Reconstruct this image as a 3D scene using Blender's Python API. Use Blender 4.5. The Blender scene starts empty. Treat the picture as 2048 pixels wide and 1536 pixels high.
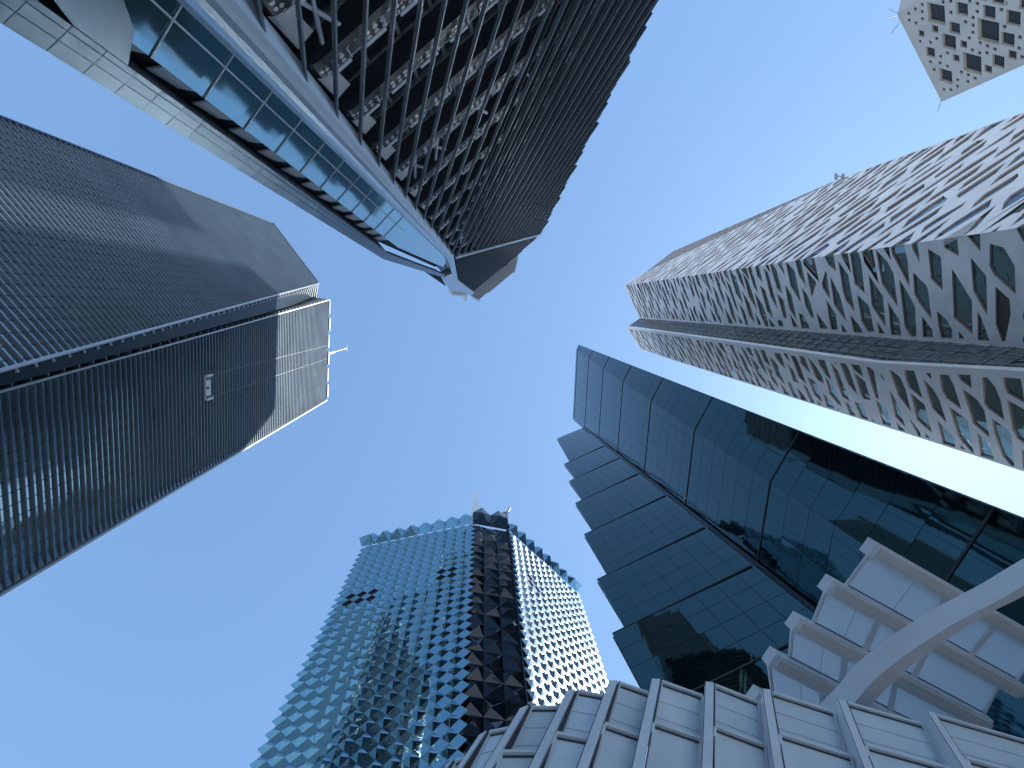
import bpy, math, random
from mathutils import Vector as V
from mathutils.geometry import tessellate_polygon
random.seed(7)
R = math.radians
sc = bpy.context.scene
col = sc.collection

# ------------------------------------------------------------------ camera
FPX, CX, CY, EYE = 950.0, 1024.0, 768.0, 1.6
zc = V(((970 - CX) / FPX, (612 - CY) / FPX, 1)).normalized()
yc = V((0, 1, 0)); yc = (yc - zc * yc.dot(zc)).normalized()
xc = yc.cross(zc)
CAM = V((0, 0, EYE))

def ray(px, py):
    d = V(((px - CX) / FPX, (py - CY) / FPX, 1))
    return V((xc.dot(d), yc.dot(d), zc.dot(d)))

cd = bpy.data.cameras.new("camera")
cam = bpy.data.objects.new("camera", cd); col.objects.link(cam)
right = V((xc.x, yc.x, zc.x)); down = V((xc.y, yc.y, zc.y)); fwd = V((xc.z, yc.z, zc.z))
from mathutils import Matrix
m = Matrix((right, -down, -fwd)).transposed().to_4x4(); m.translation = CAM
cam.matrix_world = m
cd.sensor_fit = 'HORIZONTAL'; cd.sensor_width = 36; cd.lens = 36 * FPX / 2048
cd.clip_start = 0.1; cd.clip_end = 6000
sc.camera = cam

# ------------------------------------------------------------------ light
sdir = ray(1885, 862).normalized()
SEL, SAZ = math.asin(sdir.z), math.atan2(sdir.x, sdir.y)
w = bpy.data.worlds.new("World"); sc.world = w; w.use_nodes = True
nt = w.node_tree; nt.nodes.clear()
sky = nt.nodes.new("ShaderNodeTexSky"); sky.sky_type = 'NISHITA'; sky.sun_disc = False
sky.sun_elevation = SEL; sky.sun_rotation = SAZ
sky.air_density = 1.0; sky.dust_density = 1.0; sky.ozone_density = 1.0
bg = nt.nodes.new("ShaderNodeBackground"); bg.inputs[1].default_value = 0.15
wo = nt.nodes.new("ShaderNodeOutputWorld")
gm = nt.nodes.new("ShaderNodeGamma"); gm.inputs[1].default_value = .43          # compressed range of the sky, as the photograph shows it
tn = nt.nodes.new("ShaderNodeMix"); tn.data_type = 'RGBA'; tn.blend_type = 'MULTIPLY'; tn.inputs[0].default_value = 1
tn.inputs[7].default_value = (.72, 1.105, 1.61, 1)
nt.links.new(sky.outputs[0], gm.inputs[0]); nt.links.new(gm.outputs[0], tn.inputs[6]); nt.links.new(tn.outputs[2], bg.inputs[0]); nt.links.new(bg.outputs[0], wo.inputs[0])
sl = bpy.data.lights.new("sun", 'SUN'); sl.energy = 4.6; sl.angle = R(0.5); sl.color = (1, .965, .92)
so = bpy.data.objects.new("sun", sl); col.objects.link(so)
so.rotation_euler = (-sdir).to_track_quat('-Z', 'Y').to_euler(); so.location = (0, 0, 400)
sc.view_settings.view_transform = 'Standard'; sc.view_settings.look = 'None'
sc.view_settings.exposure = 1.2; sc.view_settings.gamma = 1
sc.cycles.max_bounces = 6; sc.cycles.glossy_bounces = 4; sc.cycles.diffuse_bounces = 3

# ------------------------------------------------------------------ measuring helpers
def P(px, py, h):
    d = ray(px, py); return CAM + d * (h / d.z)
def tanv(px, py):
    d = ray(px, py); return math.hypot(d.x, d.y) / d.z
def hv(p1, p2):
    d = P(*p2, 100) - P(*p1, 100); return V((d.x, d.y, 0)).normalized()
def onplane(px, py, n, o):
    d = ray(px, py); return CAM + d * (n.dot(o - CAM) / n.dot(d))
def online(px, py, A, B):            # point of the 3D line AB seen nearest the pixel
    d = ray(px, py).normalized(); u = B - A; r = A - CAM
    b = u.dot(d); a = u.dot(u); den = a - b * b
    t = (b * r.dot(d) - u.dot(r)) / den
    return A + u * t
def lerp(a, b, t): return a + (b - a) * t
def at_z(A, B, z): return A + (B - A) * ((z - A.z) / (B.z - A.z))

# ------------------------------------------------------------------ mesh builder
class MB:
    def __init__(s): s.v = []; s.f = []; s.m = []
    def poly(s, pts, mi=0):
        i = len(s.v); s.v += [V(p) for p in pts]; s.f.append(tuple(range(i, i + len(pts)))); s.m.append(mi)
    def prism(s, pts, off, mi=0, side=None, caps=True):
        pts = [V(p) for p in pts]; off = V(off); q = [p + off for p in pts]; n = len(pts)
        i = len(s.v); s.v += pts + q
        if caps:
            s.f.append(tuple(range(i, i + n))); s.m.append(mi)
            s.f.append(tuple(i + n + k for k in reversed(range(n)))); s.m.append(mi)
        for k in range(n):
            l = (k + 1) % n
            s.f.append((i + k, i + n + k, i + n + l, i + l)); s.m.append(mi if side is None else side)
    def hexa(s, c, mi=0):            # 8 corners: 4 of one end, 4 of the other
        i = len(s.v); s.v += [V(p) for p in c]
        for q in ((0, 1, 2, 3), (7, 6, 5, 4), (0, 4, 5, 1), (1, 5, 6, 2), (2, 6, 7, 3), (3, 7, 4, 0)):
            s.f.append(tuple(i + k for k in q)); s.m.append(mi)
    def bar(s, A, B, wv, dv, mi=0):  # bar from A to B with half-width vector wv and depth vector dv
        A, B, wv, dv = V(A), V(B), V(wv), V(dv)
        s.hexa([A - wv, A + wv, A + wv + dv, A - wv + dv, B - wv, B + wv, B + wv + dv, B - wv + dv], mi)
    def build(s, name, mats, parent=None, smooth=False):
        me = bpy.data.meshes.new(name)
        o0 = V(parent['_base']) if parent is not None else V((0, 0, 0))
        if parent is not None and parent.get('_base2'): o0 = V(parent['_base2'])
        me.from_pydata([tuple(p - o0) for p in s.v], [], s.f)
        if not isinstance(mats, (list, tuple)): mats = [mats]
        for mm in mats: me.materials.append(mm)
        me.polygons.foreach_set("material_index", s.m)
        if smooth: me.polygons.foreach_set("use_smooth", [True] * len(s.f))
        me.update()
        ob = bpy.data.objects.new(name, me); col.objects.link(ob)
        if parent is not None: ob.parent = parent
        ob['_base'] = tuple(o0)
        return ob

def thing(name, label, cat, base, group=None):
    o = bpy.data.objects.new(name, None); col.objects.link(o); o.location = base
    o['label'] = label; o['category'] = cat; o['_base'] = tuple(base)
    o.empty_display_size = 2
    if group: o['group'] = group
    return o

class Face:                           # plane with origin o, unit u, unit v, outward n
    def __init__(s, o, u, v, toward=CAM):
        s.o = V(o); s.u = V(u).normalized(); s.v = V(v).normalized(); s.n = s.u.cross(s.v).normalized()
        if toward is not None and s.n.dot(toward - s.o) < 0: s.n = -s.n
    def p(s, u, v, d=0): return s.o + s.u * u + s.v * v + s.n * d
    def uv(s, q): q = V(q) - s.o; return q.dot(s.u), q.dot(s.v)
    def px(s, x, y): return s.uv(onplane(x, y, s.n, s.o))
    def box(s, mb, u0, u1, v0, v1, d0, d1, mi=0):
        p = s.p
        mb.hexa([p(u0, v0, d0), p(u1, v0, d0), p(u1, v1, d0), p(u0, v1, d0), p(u0, v0, d1), p(u1, v0, d1), p(u1, v1, d1), p(u0, v1, d1)], mi)
    def slab(s, mb, pts, d0, d1, mi=0, side=None):
        mb.prism([s.p(u, v, d1) for u, v in pts], s.n * (d0 - d1), mi, side)
def vface(a, b, toward=CAM):
    a, b = V(a), V(b); a.z = b.z = 0
    f = Face(a, b - a, (0, 0, 1), toward); f.w = (b - a).length; return f

# ------------------------------------------------------------------ materials
def mat(name, base, rough=.5, metal=0., spec=.5, noise=0., nscale=1., bump=0., bscale=1., coat=0., ior=1.5, objrand=0., stretch=None, dirt=None):
    mt = bpy.data.materials.new(name); mt.use_nodes = True
    t = mt.node_tree; b = t.nodes["Principled BSDF"]
    b.inputs["Base Color"].default_value = (*base, 1); b.inputs["Roughness"].default_value = rough
    b.inputs["Metallic"].default_value = metal; b.inputs["Specular IOR Level"].default_value = spec
    b.inputs["IOR"].default_value = ior; b.inputs["Coat Weight"].default_value = coat; b.inputs["Coat Roughness"].default_value = .05
    tc = t.nodes.new("ShaderNodeTexCoord")
    src = tc.outputs["Object"]
    if stretch:
        mp = t.nodes.new("ShaderNodeMapping"); mp.inputs["Scale"].default_value = stretch
        t.links.new(src, mp.inputs[0]); src = mp.outputs[0]
    if noise:
        n = t.nodes.new("ShaderNodeTexNoise"); n.inputs["Scale"].default_value = nscale; n.inputs["Detail"].default_value = 5
        t.links.new(src, n.inputs[0])
        r = t.nodes.new("ShaderNodeMapRange"); r.inputs[1].default_value = .25; r.inputs[2].default_value = .75
        r.inputs[3].default_value = 1 - noise; r.inputs[4].default_value = 1 + noise
        t.links.new(n.outputs[0], r.inputs[0])
        mx = t.nodes.new("ShaderNodeMix"); mx.data_type = 'RGBA'; mx.blend_type = 'MULTIPLY'; mx.inputs[0].default_value = 1
        mx.inputs[6].default_value = (*base, 1); t.links.new(r.outputs[0], mx.inputs[7])
        t.links.new(mx.outputs[2], b.inputs["Base Color"])
        rr = t.nodes.new("ShaderNodeMapRange"); rr.inputs[3].default_value = max(0, rough * .8); rr.inputs[4].default_value = min(1, rough * 1.25)
        t.links.new(n.outputs[0], rr.inputs[0]); t.links.new(rr.outputs[0], b.inputs["Roughness"])
    if bump:
        n2 = t.nodes.new("ShaderNodeTexNoise"); n2.inputs["Scale"].default_value = bscale; n2.inputs["Detail"].default_value = 2
        t.links.new(src, n2.inputs[0])
        bp = t.nodes.new("ShaderNodeBump"); bp.inputs["Strength"].default_value = 1; bp.inputs["Distance"].default_value = bump
        t.links.new(n2.outputs[0], bp.inputs["Height"]); t.links.new(bp.outputs[0], b.inputs["Normal"])
    return mt
M = dict(
    fin=mat("anodised_fin", (.15, .20, .255), .4, .3, noise=.12, nscale=.15),
    glassA=mat("blue_grey_glazing", (.34, .42, .42), .08, .9, bump=.05, bscale=.25),
    trimA=mat("pale_aluminium_trim", (.50, .53, .56), .35, .3, noise=.08, nscale=.3),
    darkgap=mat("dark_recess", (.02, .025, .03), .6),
    roof=mat("roof_membrane", (.25, .25, .25), .9, noise=.2),
    back=mat("plain_curtain_wall", (.10, .14, .18), .15, .5, bump=.03, bscale=.2),
    steel=mat("galvanised_steel", (.35, .36, .37), .45, .6, noise=.15, nscale=2),
    whitep=mat("white_paint", (.72, .73, .74), .45, noise=.06, nscale=.6),
    charcoal=mat("charcoal_cladding", (.038, .043, .048), .5, noise=.2, nscale=.5),
    finB=mat("slate_grey_fin", (.20, .225, .25), .4, .5, noise=.2, nscale=.3),
    louvB=mat("dark_louvre", (.05, .06, .07), .45, .3, noise=.15, nscale=.3),
    slit=mat("slit_glazing", (.012, .026, .036), .3, 0., .1),
    glassB=mat("teal_glass", (.30, .46, .50), .06, .88, bump=.05, bscale=.10),
    deepglass=mat("deep_blue_glass", (.01, .022, .035), .04, 0., 1., bump=.02, bscale=.3),
    panelB=mat("satin_metal_panel", (.46, .52, .56), .3, .55, noise=.12, nscale=.12, bump=.03, bscale=.2),
    stripB=mat("shaded_edge_panel", (.10, .14, .17), .3, .5, noise=.3, nscale=.12, bump=.03, bscale=.2),  # darkened copy of the panel metal, shade on the strip put into the colour
    platesB=mat("blue_grey_plate", (.55, .60, .65), .4, 0., noise=.1, nscale=.2),
    perf=mat("perforated_metal", (.42, .43, .44), .5, .4),
    greyw=mat("grey_rendered_panel", (.13, .135, .14), .6, noise=.15, nscale=.4),
    latt=mat("white_stone_lattice", (.70, .69, .67), .6, noise=.12, nscale=.22, dirt=1),
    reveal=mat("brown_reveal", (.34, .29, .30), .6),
    glassC=mat("teal_curtain_glass", (.30, .36, .31), .05, .9, bump=.12, bscale=.22, stretch=(1, 1, .5)),
    glassW=mat("rippled_dark_glass", (.20, .23, .23), .1, .5, bump=.5, bscale=.35, stretch=(.25, .25, 1.2)),
    latt0=mat("grey_mesh_face", (.36, .37, .38), .6, noise=.1, nscale=.3),
    glassD=mat("navy_mirror_glass", (.046, .098, .108), .03, .95, bump=.018, bscale=.10),
    jointD=mat("panel_joint", (.02, .035, .045), .25, .3),
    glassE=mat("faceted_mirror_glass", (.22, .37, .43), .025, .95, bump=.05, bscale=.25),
    glassR=mat("sunlit_facet_glass", (.50, .60, .68), .2, .85, bump=.04, bscale=.25),  # lighter copy of the facet glass, the right face's sunlight in its colour
    blackE=mat("black_mirror_glass", (.028, .033, .040), .05, 1., .5, bump=.06, bscale=.3),
    void=mat("open_vent", (.006, .004, .005), .8),
    stoneF=mat("beige_stone", (.42, .405, .37), .7, noise=.13, nscale=.14),
    winF=mat("meshed_window", (.035, .042, .046), .2, .1, noise=.35, nscale=1.6),
    meshF=mat("window_mesh", (.09, .10, .105), .5, .3),
    canp=mat("fritted_white_glass", (.80, .88, .88), .22, 0, .6, noise=.05, nscale=.35, coat=.5),
    canq=mat("fritted_wall_glass", (.82, .93, .97), .2, .0, .6, noise=.08, nscale=.5, coat=.4),
    canf=mat("white_coated_steel", (.80, .85, .88), .34, noise=.07, nscale=.9),
    canb=mat("warm_white_soffit", (.70, .68, .66), .5, noise=.06, nscale=.8),
    seal=mat("dark_gasket", (.06, .065, .07), .6),
    paving=mat("granite_paving", (.52, .53, .54), .8, noise=.2, nscale=.4),
)
def dots(mt, scale):                  # round perforations as a fine pattern
    t = mt.node_tree; b = t.nodes["Principled BSDF"]
    tc = t.nodes.new("ShaderNodeTexCoord"); v = t.nodes.new("ShaderNodeTexVoronoi"); v.inputs["Scale"].default_value = scale; v.inputs["Randomness"].default_value = 0
    r = t.nodes.new("ShaderNodeValToRGB"); r.color_ramp.interpolation = 'CONSTANT'
    r.color_ramp.elements[0].color = (.62, .62, .62, 1); r.color_ramp.elements[1].position = .42; r.color_ramp.elements[1].color = (.04, .04, .04, 1)
    t.links.new(tc.outputs["Object"], v.inputs[0]); t.links.new(v.outputs[0], r.inputs[0]); t.links.new(r.outputs[0], b.inputs["Base Color"])
dots(M['perf'], 2.6)

HA, HB, HC, HD, HE, HF = 160., 80., 240., 208., 130., 170.

# ------------------------------------------------------------------ ground
def translucent(mt, amt, colr):
    t = mt.node_tree; b = t.nodes["Principled BSDF"]; o = t.nodes["Material Output"]
    tr = t.nodes.new("ShaderNodeBsdfTranslucent"); tr.inputs[0].default_value = (*colr, 1)
    mx = t.nodes.new("ShaderNodeMixShader"); mx.inputs[0].default_value = amt
    t.links.new(b.outputs[0], mx.inputs[1]); t.links.new(tr.outputs[0], mx.inputs[2]); t.links.new(mx.outputs[0], o.inputs[0])
translucent(M['canp'], .8, (.97, .98, .99)); translucent(M['canq'], .08, (.95, .97, .99))
g = MB(); g.poly([(-3000, -3000, 0), (3000, -3000, 0), (3000, 3000, 0), (-3000, 3000, 0)])
gr = g.build("ground", M['paving']); gr['kind'] = 'structure'

def shell(name, pts, z0, z1, mt, parent, cap=True, roofm=None):     # closed wall ring behind the detailed faces
    mb = MB(); n = len(pts)
    for i in range(n):
        a, b = pts[i], pts[(i + 1) % n]
        mb.poly([(a[0], a[1], z0), (b[0], b[1], z0), (b[0], b[1], z1), (a[0], a[1], z1)])
    if cap: mb.poly([(p[0], p[1], z1) for p in pts], 1)
    return mb.build(name, [mt, roofm or M['roof']], parent)

# ------------------------------------------------------------------ tower A : two ribbed slabs with a slit
def tower_a():
    T1, T2, T4, T5 = (P(545, 447, HA), P(637, 568, HA), P(657.5, 599.5, HA), P(652, 800, HA))
    top = HA + EYE
    cen = (T2 + T4) / 2
    t = thing("ribbed_tower", "grey tower of fine horizontal ribs with a dark slanting slit down its front", "tower", (cen.x, cen.y, 0))
    f1 = vface(T1, T2); f2 = vface(T4, T5)
    e1b = onplane(0, 743, f1.n, T1); e2b = onplane(0, 781, f2.n, T4)
    E1 = lambda z: at_z(T2, e1b, z)
    E2 = lambda z: at_z(T4, e2b, z)
    back = V((-3.7, -.3, 0))
    I = lambda z: E2(z) + back
    def wall(mb, a, b, z0, z1, mi=0): mb.poly([a(z0), b(z0), b(z1), a(z1)], mi)
    # glazed walls
    g1 = MB(); wall(g1, lambda z: V((T1.x, T1.y, z)), E1, 0, top); g1.build("glazing", M['glassA'], t)
    g2 = MB(); wall(g2, E2, lambda z: V((T5.x, T5.y, z)), 0, top); g2.build("glazing", M['glassA'], t)
    gs = MB(); wall(gs, E1, I, 0, top); wall(gs, I, E2, 0, top); gs.build("slit_wall", M['slit'], t)
    # ribs
    sp, hgt, dep = 1.0, .12, .30
    def ribs(fc, ua, ub, name, mt, sp=sp, hgt=hgt, dep=dep, z0=14):
        mb = MB(); z = z0
        while z < top - .3:
            a, b = ua(z), ub(z)
            for (d0, d1, v0, v1) in ((0, dep, z, z + hgt),):
                p = fc.p
                prof = [(0.002, z - .05), (dep, z), (dep, z + hgt), (0.002, z + hgt + .02)]
                mb.prism([p(a, v, d) for d, v in prof], fc.u * (b - a))
            z += sp
        return mb.build(name, mt, t)
    u1 = lambda z: f1.uv(E1(z))[0]
    u2 = lambda z: f2.uv(E2(z))[0]
    ribs(f1, lambda z: 0, lambda z: u1(z) - .3, "ribs", M['fin'])
    ribs(f2, lambda z: u2(z) + .3, lambda z: f2.w - .25, "ribs", M['fin'])
    # mullions behind ribs
    for fc, ua, ub in ((f1, lambda z: 0, u1), (f2, u2, lambda z: f2.w)):
        mb = MB(); k = -60
        while k < 60:
            u = k * 1.5
            za, zb = None, None
            zs = [z for z in range(2, int(top), 2) if ua(z) + .2 < u < ub(z) - .2]
            if zs: fc.box(mb, u - .03, u + .03, min(zs), max(zs), .003, .06)
            k += 1
        mb.build("mullions", M['jointD'], t)
    oe = MB(); oe.bar((T1.x, T1.y, 0), (T1.x, T1.y, top), f1.u * .12, f1.n * .42); oe.build("edge_trim", M['fin'], t)
    # slit edge trims and struts
    def along(fn, off, wv, dv, name, mt):
        mb = MB(); mb.bar(fn(0) + off, fn(top) + off, wv, dv); return mb.build(name, mt, t)
    along(E1, V((0, 0, 0)), f1.u * .14, f1.n * .42, "edge_trim", M['trimA'])
    along(E2, V((0, 0, 0)), f2.u * .14, f2.n * .42, "edge_trim", M['trimA'])
    st = MB(); z = 14.
    while z < top - 1:
        a, b, c = E1(z), I(z), E2(z)
        d1 = (b - a); d2 = (c - b)
        n1 = V((-d1.y, d1.x, 0)).normalized(); n1 = n1 if n1.dot(-b) > 0 else -n1
        n2 = V((-d2.y, d2.x, 0)).normalized(); n2 = n2 if n2.dot(-b) > 0 else -n2
        st.bar(a, b, V((0, 0, .14)), n1 * .5); st.bar(b, c, V((0, 0, .1)), n2 * .5)
        z += 2.2
    st.build("slit_ribs", M['trimA'], t)
    # parapet cap: separate coping stones along the second roof edge give the notched line
    n = 6
    for i in range(n):
        cp = MB()
        a = f2.w * i / n; b = f2.w * (i + .82) / n
        f2.box(cp, a + .3, b, top - .35, top + (.28 if i % 2 else .18), -.3, .5 + .12 * (i % 2))
        cp.build("coping", M['trimA'], t)
    c1 = MB(); f1.box(c1, 0, f1.w - .3, top - .3, top + .15, -.3, .5); c1.build("coping", M['fin'], t)
    # far side walls and end corner
    side = vface(T5, T5 + V((-26, 14.6, 0)))
    eg = MB(); side.box(eg, .02, side.w, 0, top, -.4, 0); eg.build("side_wall", M['glassA'], t)
    sr = MB(); z = 14
    while z < top - .3: side.box(sr, .25, side.w, z, z + .17, .002, .5); z += 1.6
    sr.build("side_ribs", M['trimA'], t)
    tr = MB(); tr.bar((T5.x, T5.y, 0), (T5.x, T5.y, top), f2.u * .16, f2.n * .5); tr.build("edge_trim", M['trimA'], t)
    q = side.p(side.w, 0)
    shell("rear_wall", [T1, T1 + V((-20, 12, 0)), q, T5 + side.n * -.41, T4 + V((-4.2, .2, 0)), T2 + V((-1.5, 1, 0))], 0, top - .6, M['back'], t)
    # roof mast
    base = onplane(657, 707, f2.n, T4 + f2.n * -.8); base.z = top - .4
    tip = P(692, 699, 1); hh = math.hypot(base.x, base.y) / tanv(694, 698.5)
    mz = hh + EYE; mm = MB(); w_ = .42
    for sx, sy in ((-1, -1), (1, -1), (1, 1), (-1, 1)):
        mm.bar((base.x + sx * w_, base.y + sy * w_, base.z), (base.x + sx * .14, base.y + sy * .14, base.z + (mz - base.z) * .45), V((.07, 0, 0)), V((0, .14, 0)))
    for k in range(6):
        z0 = base.z + (mz - base.z) * .45 * k / 6; z1 = base.z + (mz - base.z) * .45 * (k + 1) / 6; r0 = w_ * (1 - k / 8); s_ = 1 if k % 2 else -1
        mm.bar((base.x - r0 * s_, base.y - r0, z0), (base.x + r0 * s_, base.y - r0, z1), V((.05, 0, 0)), V((0, .1, 0)))
        mm.bar((base.x - r0, base.y + r0 * s_, z0), (base.x - r0, base.y - r0 * s_, z1), V((0, .05, 0)), V((.1, 0, 0)))
    mm.bar((base.x, base.y, base.z), (base.x, base.y, mz), V((.1, 0, 0)), V((0, .2, 0)))
    mast = mm.build("roof_mast", M['steel'], t)
    cb = MB(); cb.bar((base.x, base.y - 1.3, mz), (base.x, base.y + 1.3, mz), V((.12, 0, 0)), V((0, 0, .22)))
    cb.bar((base.x, base.y - .5, mz - 1.6), (base.x, base.y + .5, mz - 1.6), V((.1, 0, 0)), V((0, 0, .16)))
    cb.build("crossbar", M['steel'], mast)
    # window-cleaning gondola
    gp = onplane(421, 776, f2.n, T4 + f2.n * 1.0)
    gt = thing("cleaning_gondola", "small white window cleaning gondola hanging against the ribbed grey tower", "gondola", gp)
    u0, v0 = f2.uv(gp); Lh = 2.2
    b = MB(); f2.box(b, u0 - Lh, u0 + Lh, v0 - .55, v0 - .45, -.35, .55)
    f2.box(b, u0 - Lh, u0 + Lh, v0 - .45, v0 + .95, .47, .55); f2.box(b, u0 - Lh, u0 - Lh + .08, v0 - .45, v0 + .55, -.35, .46); f2.box(b, u0 + Lh - .08, u0 + Lh, v0 - .45, v0 + .55, -.35, .46)
    b.build("basket", M['whitep'], gt)
    for s_ in (-1, 1):
        b = MB(); f2.box(b, u0 + s_ * Lh - .2, u0 + s_ * Lh + .2, v0 - .3, v0 + 1.6, -.2, .65); b.build("hoist", M['whitep'], gt)
        b = MB(); f2.box(b, u0 + s_ * (Lh - .5) - .14, u0 + s_ * (Lh - .5) + .14, v0 - .5, v0 + .9, .56, .75); b.build("roller", M['charcoal'], gt)
        b = MB(); f2.box(b, u0 + s_ * Lh - .03, u0 + s_ * Lh + .03, v0 + 1.6, top, .1, .16); b.build("cable", M['steel'], gt)
    b = MB(); f2.box(b, u0 - .25, u0 + .25, v0 - .43, v0 + .3, .56, .62); b.build("motor_box", M['charcoal'], gt)
tower_a()

# ------------------------------------------------------------------ tower B : broad raking grille with a glass strip
def tower_b():
    S = HB / 160.
    e = hv((628.9, 242.2), (873, 25.4)); vf = ray(690, 980); vf /= vf.z
    n = e.cross(vf).normalized()
    T = P(905, 513, HB)
    up = e.cross(n); up = up if up.z > 0 else -up
    F = Face(T, e, up)
    t = thing("raking_tower", "dark leaning tower with close slanted fins over balconies and a pale glass edge strip", "tower", (T.x, T.y - 10, 0))
    def pl(x, y): return F.px(x, y)
    def lin(a, b):                    # line in uv through two pixels -> u(v)
        (ua, va), (ub, vb) = pl(*a), pl(*b)
        return lambda v: ua + (ub - ua) * (v - va) / (vb - va)
    vz = lambda z: (z - T.z) / up.z   # v of a height
    vg = vz(0.0)
    uR = lin((592, 176), (900, 512)); uE = lin((1085, 462), (1318, 0))
    fu, fv = vf.dot(e), vf.dot(up)    # fin direction in uv
    ku = fu / fv
    roofl = [pl(911, 513.5), pl(1081, 468)]
    def v_roof(u): (a, b), (c, d) = roofl; return b + (d - b) * (u - a) / (c - a)
    # inner wall, slabs, balconies ------------------------------------------------
    D = 4.2 * S
    zs = [57.0 + 10.3 * k for k in range(-5, 18)]
    inner = MB()
    rnd = random.Random(3)
    for k, zz in enumerate(zs):
        v0 = vz(EYE + zz * S); v1 = vz(EYE + (zz + 10.3) * S)
        a = uR(v0) + 2.0 * S; b = uE(v0) - .6 * S
        # cut by the sloping roof line
        vm = (v0 + v1) / 2
        (ra, rb), (rc, rd) = roofl
        if vm > rb: a = max(a, ra + (vm - rb) * (rc - ra) / (rd - rb) + .5)
        if b - a < 3: continue
        slabs = MB(); rails = MB(); perf = MB(); lou = MB(); gl = MB(); posts = MB(); grey = MB(); bras = []
        # slab with rounded end at the ridge
        r = 1.8 * S; arc = [(a + r - r * math.sin(x), -.9 * S - r + r * math.cos(x)) for x in [i * math.pi / 12 for i in range(7)]]
        prof = [(b, -D)] + [(b, -.9 * S)] + arc + [(a, -D)]
        slabs.prism([F.p(u, v0, d) for u, d in prof], up * (1.15 * S))
        slabs.prism([F.p(u, v0 + 1.15 * S, d - .25 * S if d > -D else d) for u, d in prof], up * (.25 * S))
        v2 = v0 + 1.4 * S
        mw = 5.2 * S; u = a + r
        # curved balustrade end
        for i in range(6):
            (p0, q0), (p1, q1) = arc[i], arc[i + 1]
            perf.poly([F.p(p0, v2, q0 - .2 * S), F.p(p1, v2, q1 - .2 * S), F.p(p1, v2 + 1.5 * S, q1 - .2 * S), F.p(p0, v2 + 1.5 * S, q0 - .2 * S)])
        style = rnd.choice("LLGWB") if k < 12 else "B"
        if k in (5,): style = "L"
        if k in (6,): style = "LG"
        if k in (7,): style = "W"
        if k in (8, 9): style = "B"
        while u < b - 1:
            ue = min(u + mw, b)
            ww = ue - u
            F.box(perf, u, u + ww * .62, v2, v2 + 1.55 * S, -1.25 * S, -1.1 * S)
            F.box(lou, u + ww * .64, u + ww * .98, v2, v2 + 1.5 * S, -1.35 * S, -1.2 * S)
            F.box(rails, u + ww * .62, u + ww * .645, v2 - .1 * S, v2 + 1.6 * S, -1.3 * S, -.9 * S)
            F.box(rails, u + ww * .02, u + ww * .6, v2 + 1.62 * S, v2 + 2.2 * S, -1.45 * S, -1.0 * S)
            wv0, wv1 = v2 - .2 * S, v1
            dd = -D + .05
            if 'L' in style:
                top_l = wv1 if style == 'L' else wv0 + (wv1 - wv0) * .45
                q = wv0
                while q < top_l: F.box(lou, u, ue, q, q + .16 * S, dd, dd + .35 * S); q += .42 * S
            if style in ('LG', 'G'):
                F.box(gl, u + .15, ue - .15, wv0 + (wv1 - wv0) * (.47 if style == 'LG' else 0.05), wv1 - .4, dd, dd + .08)
            if style == 'W': F.box(grey, u + .3, ue - .3, wv0, wv1 - .8, dd, dd + .4 * S)
            if style == 'B':
                F.box(gl, u + .2, ue - .2, wv0, wv1 - .3, dd, dd + .08)
                if rnd.random() < .4:
                    bra = MB(); bras.append(bra)
                    c0 = F.p(u + ww * .2, wv0 + .2, -1.9 * S); c1 = F.p(u + ww * .8, wv1 - .5, -1.9 * S)
                    bra.bar(c0, c1, e * .22 * S, F.n * .2)
                    if rnd.random() < .5: bra.bar(F.p(u + ww * .75, wv0 + .2, -1.6 * S), F.p(u + ww * .3, wv1 - .5, -1.6 * S), e * .18 * S, F.n * .2)
            F.box(posts, ue - .12, ue + .12, wv0, wv1, dd, dd + .5 * S)
            if rnd.random() < .22: F.box(grey if style != 'W' else gl, u + ww * .1, u + ww * .5, wv0 + .4, wv0 + 4.0 * S, -2.6 * S, -2.3 * S)
            u = ue
        F.box(rails, a + r, b, v2 + 1.7 * S, v2 + 1.8 * S, -1.5 * S, -1.2 * S)
        F.box(perf, a + r, b, v2 - .05 * S, v2 + .1 * S, -1.3 * S, -1.05 * S)
        F.box(posts, a + r, b, v1 - .25, v1 - .05, -D + .04, -D + .3)
        if lou.f: F.box(lou, a + r, b, v2 + .3 * S, v2 + .4 * S, -1.34 * S, -1.22 * S); F.box(lou, a + r, b, v2 - .15 * S, v2 + .05 * S, -D + .05, -1.3 * S)
        # white corner panel by the ridge
        F.slab(rails, [(a + .2, v2 + 1.6 * S), (a + 2.6 * S, v2 + 1.6 * S), (a + 3.4 * S, v1 - 1.5 * S), (a + 1.0 * S, v1 - 1.0 * S)], -2.8 * S, -2.5 * S)
        bal = slabs.build("balcony", M['charcoal'], t)
        for nm, mb_, mt_ in (("ledges", rails, 'whitep'), ("balustrade", perf, 'perf'), ("louvre_bank", lou, 'louvB'), ("window_band", gl, 'deepglass'), ("window_posts", posts, 'steel'), ("grey_panels", grey, 'greyw')):
            if mb_.f: mb_.build(nm, M[mt_], bal)
        for bra in bras: bra.build("brace", M['trimA'], bal)
    vt = pl(1030, 542)[1]
    vin = [(uR(vg), vg), (uE(vg), vg), pl(1081, 470), pl(911, 515)]
    F.slab(inner, vin, -D - .6, -D)
    inner.build("recessed_wall", M['charcoal'], t)
    # fins -----------------------------------------------------------------------
    ua, va_ = pl(516.6, 0); ub, vb_ = pl(597, 0); uc, vc_ = pl(1146, 0)
    base = lambda u, v: u - ku * v    # fin coordinate
    s0, s13 = base(ua, va_), base(uc, vc_)
    step = (s13 - s0) / 13.5
    cap_l = pl(905.7, 513); cnt = 0
    k = -3
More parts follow.
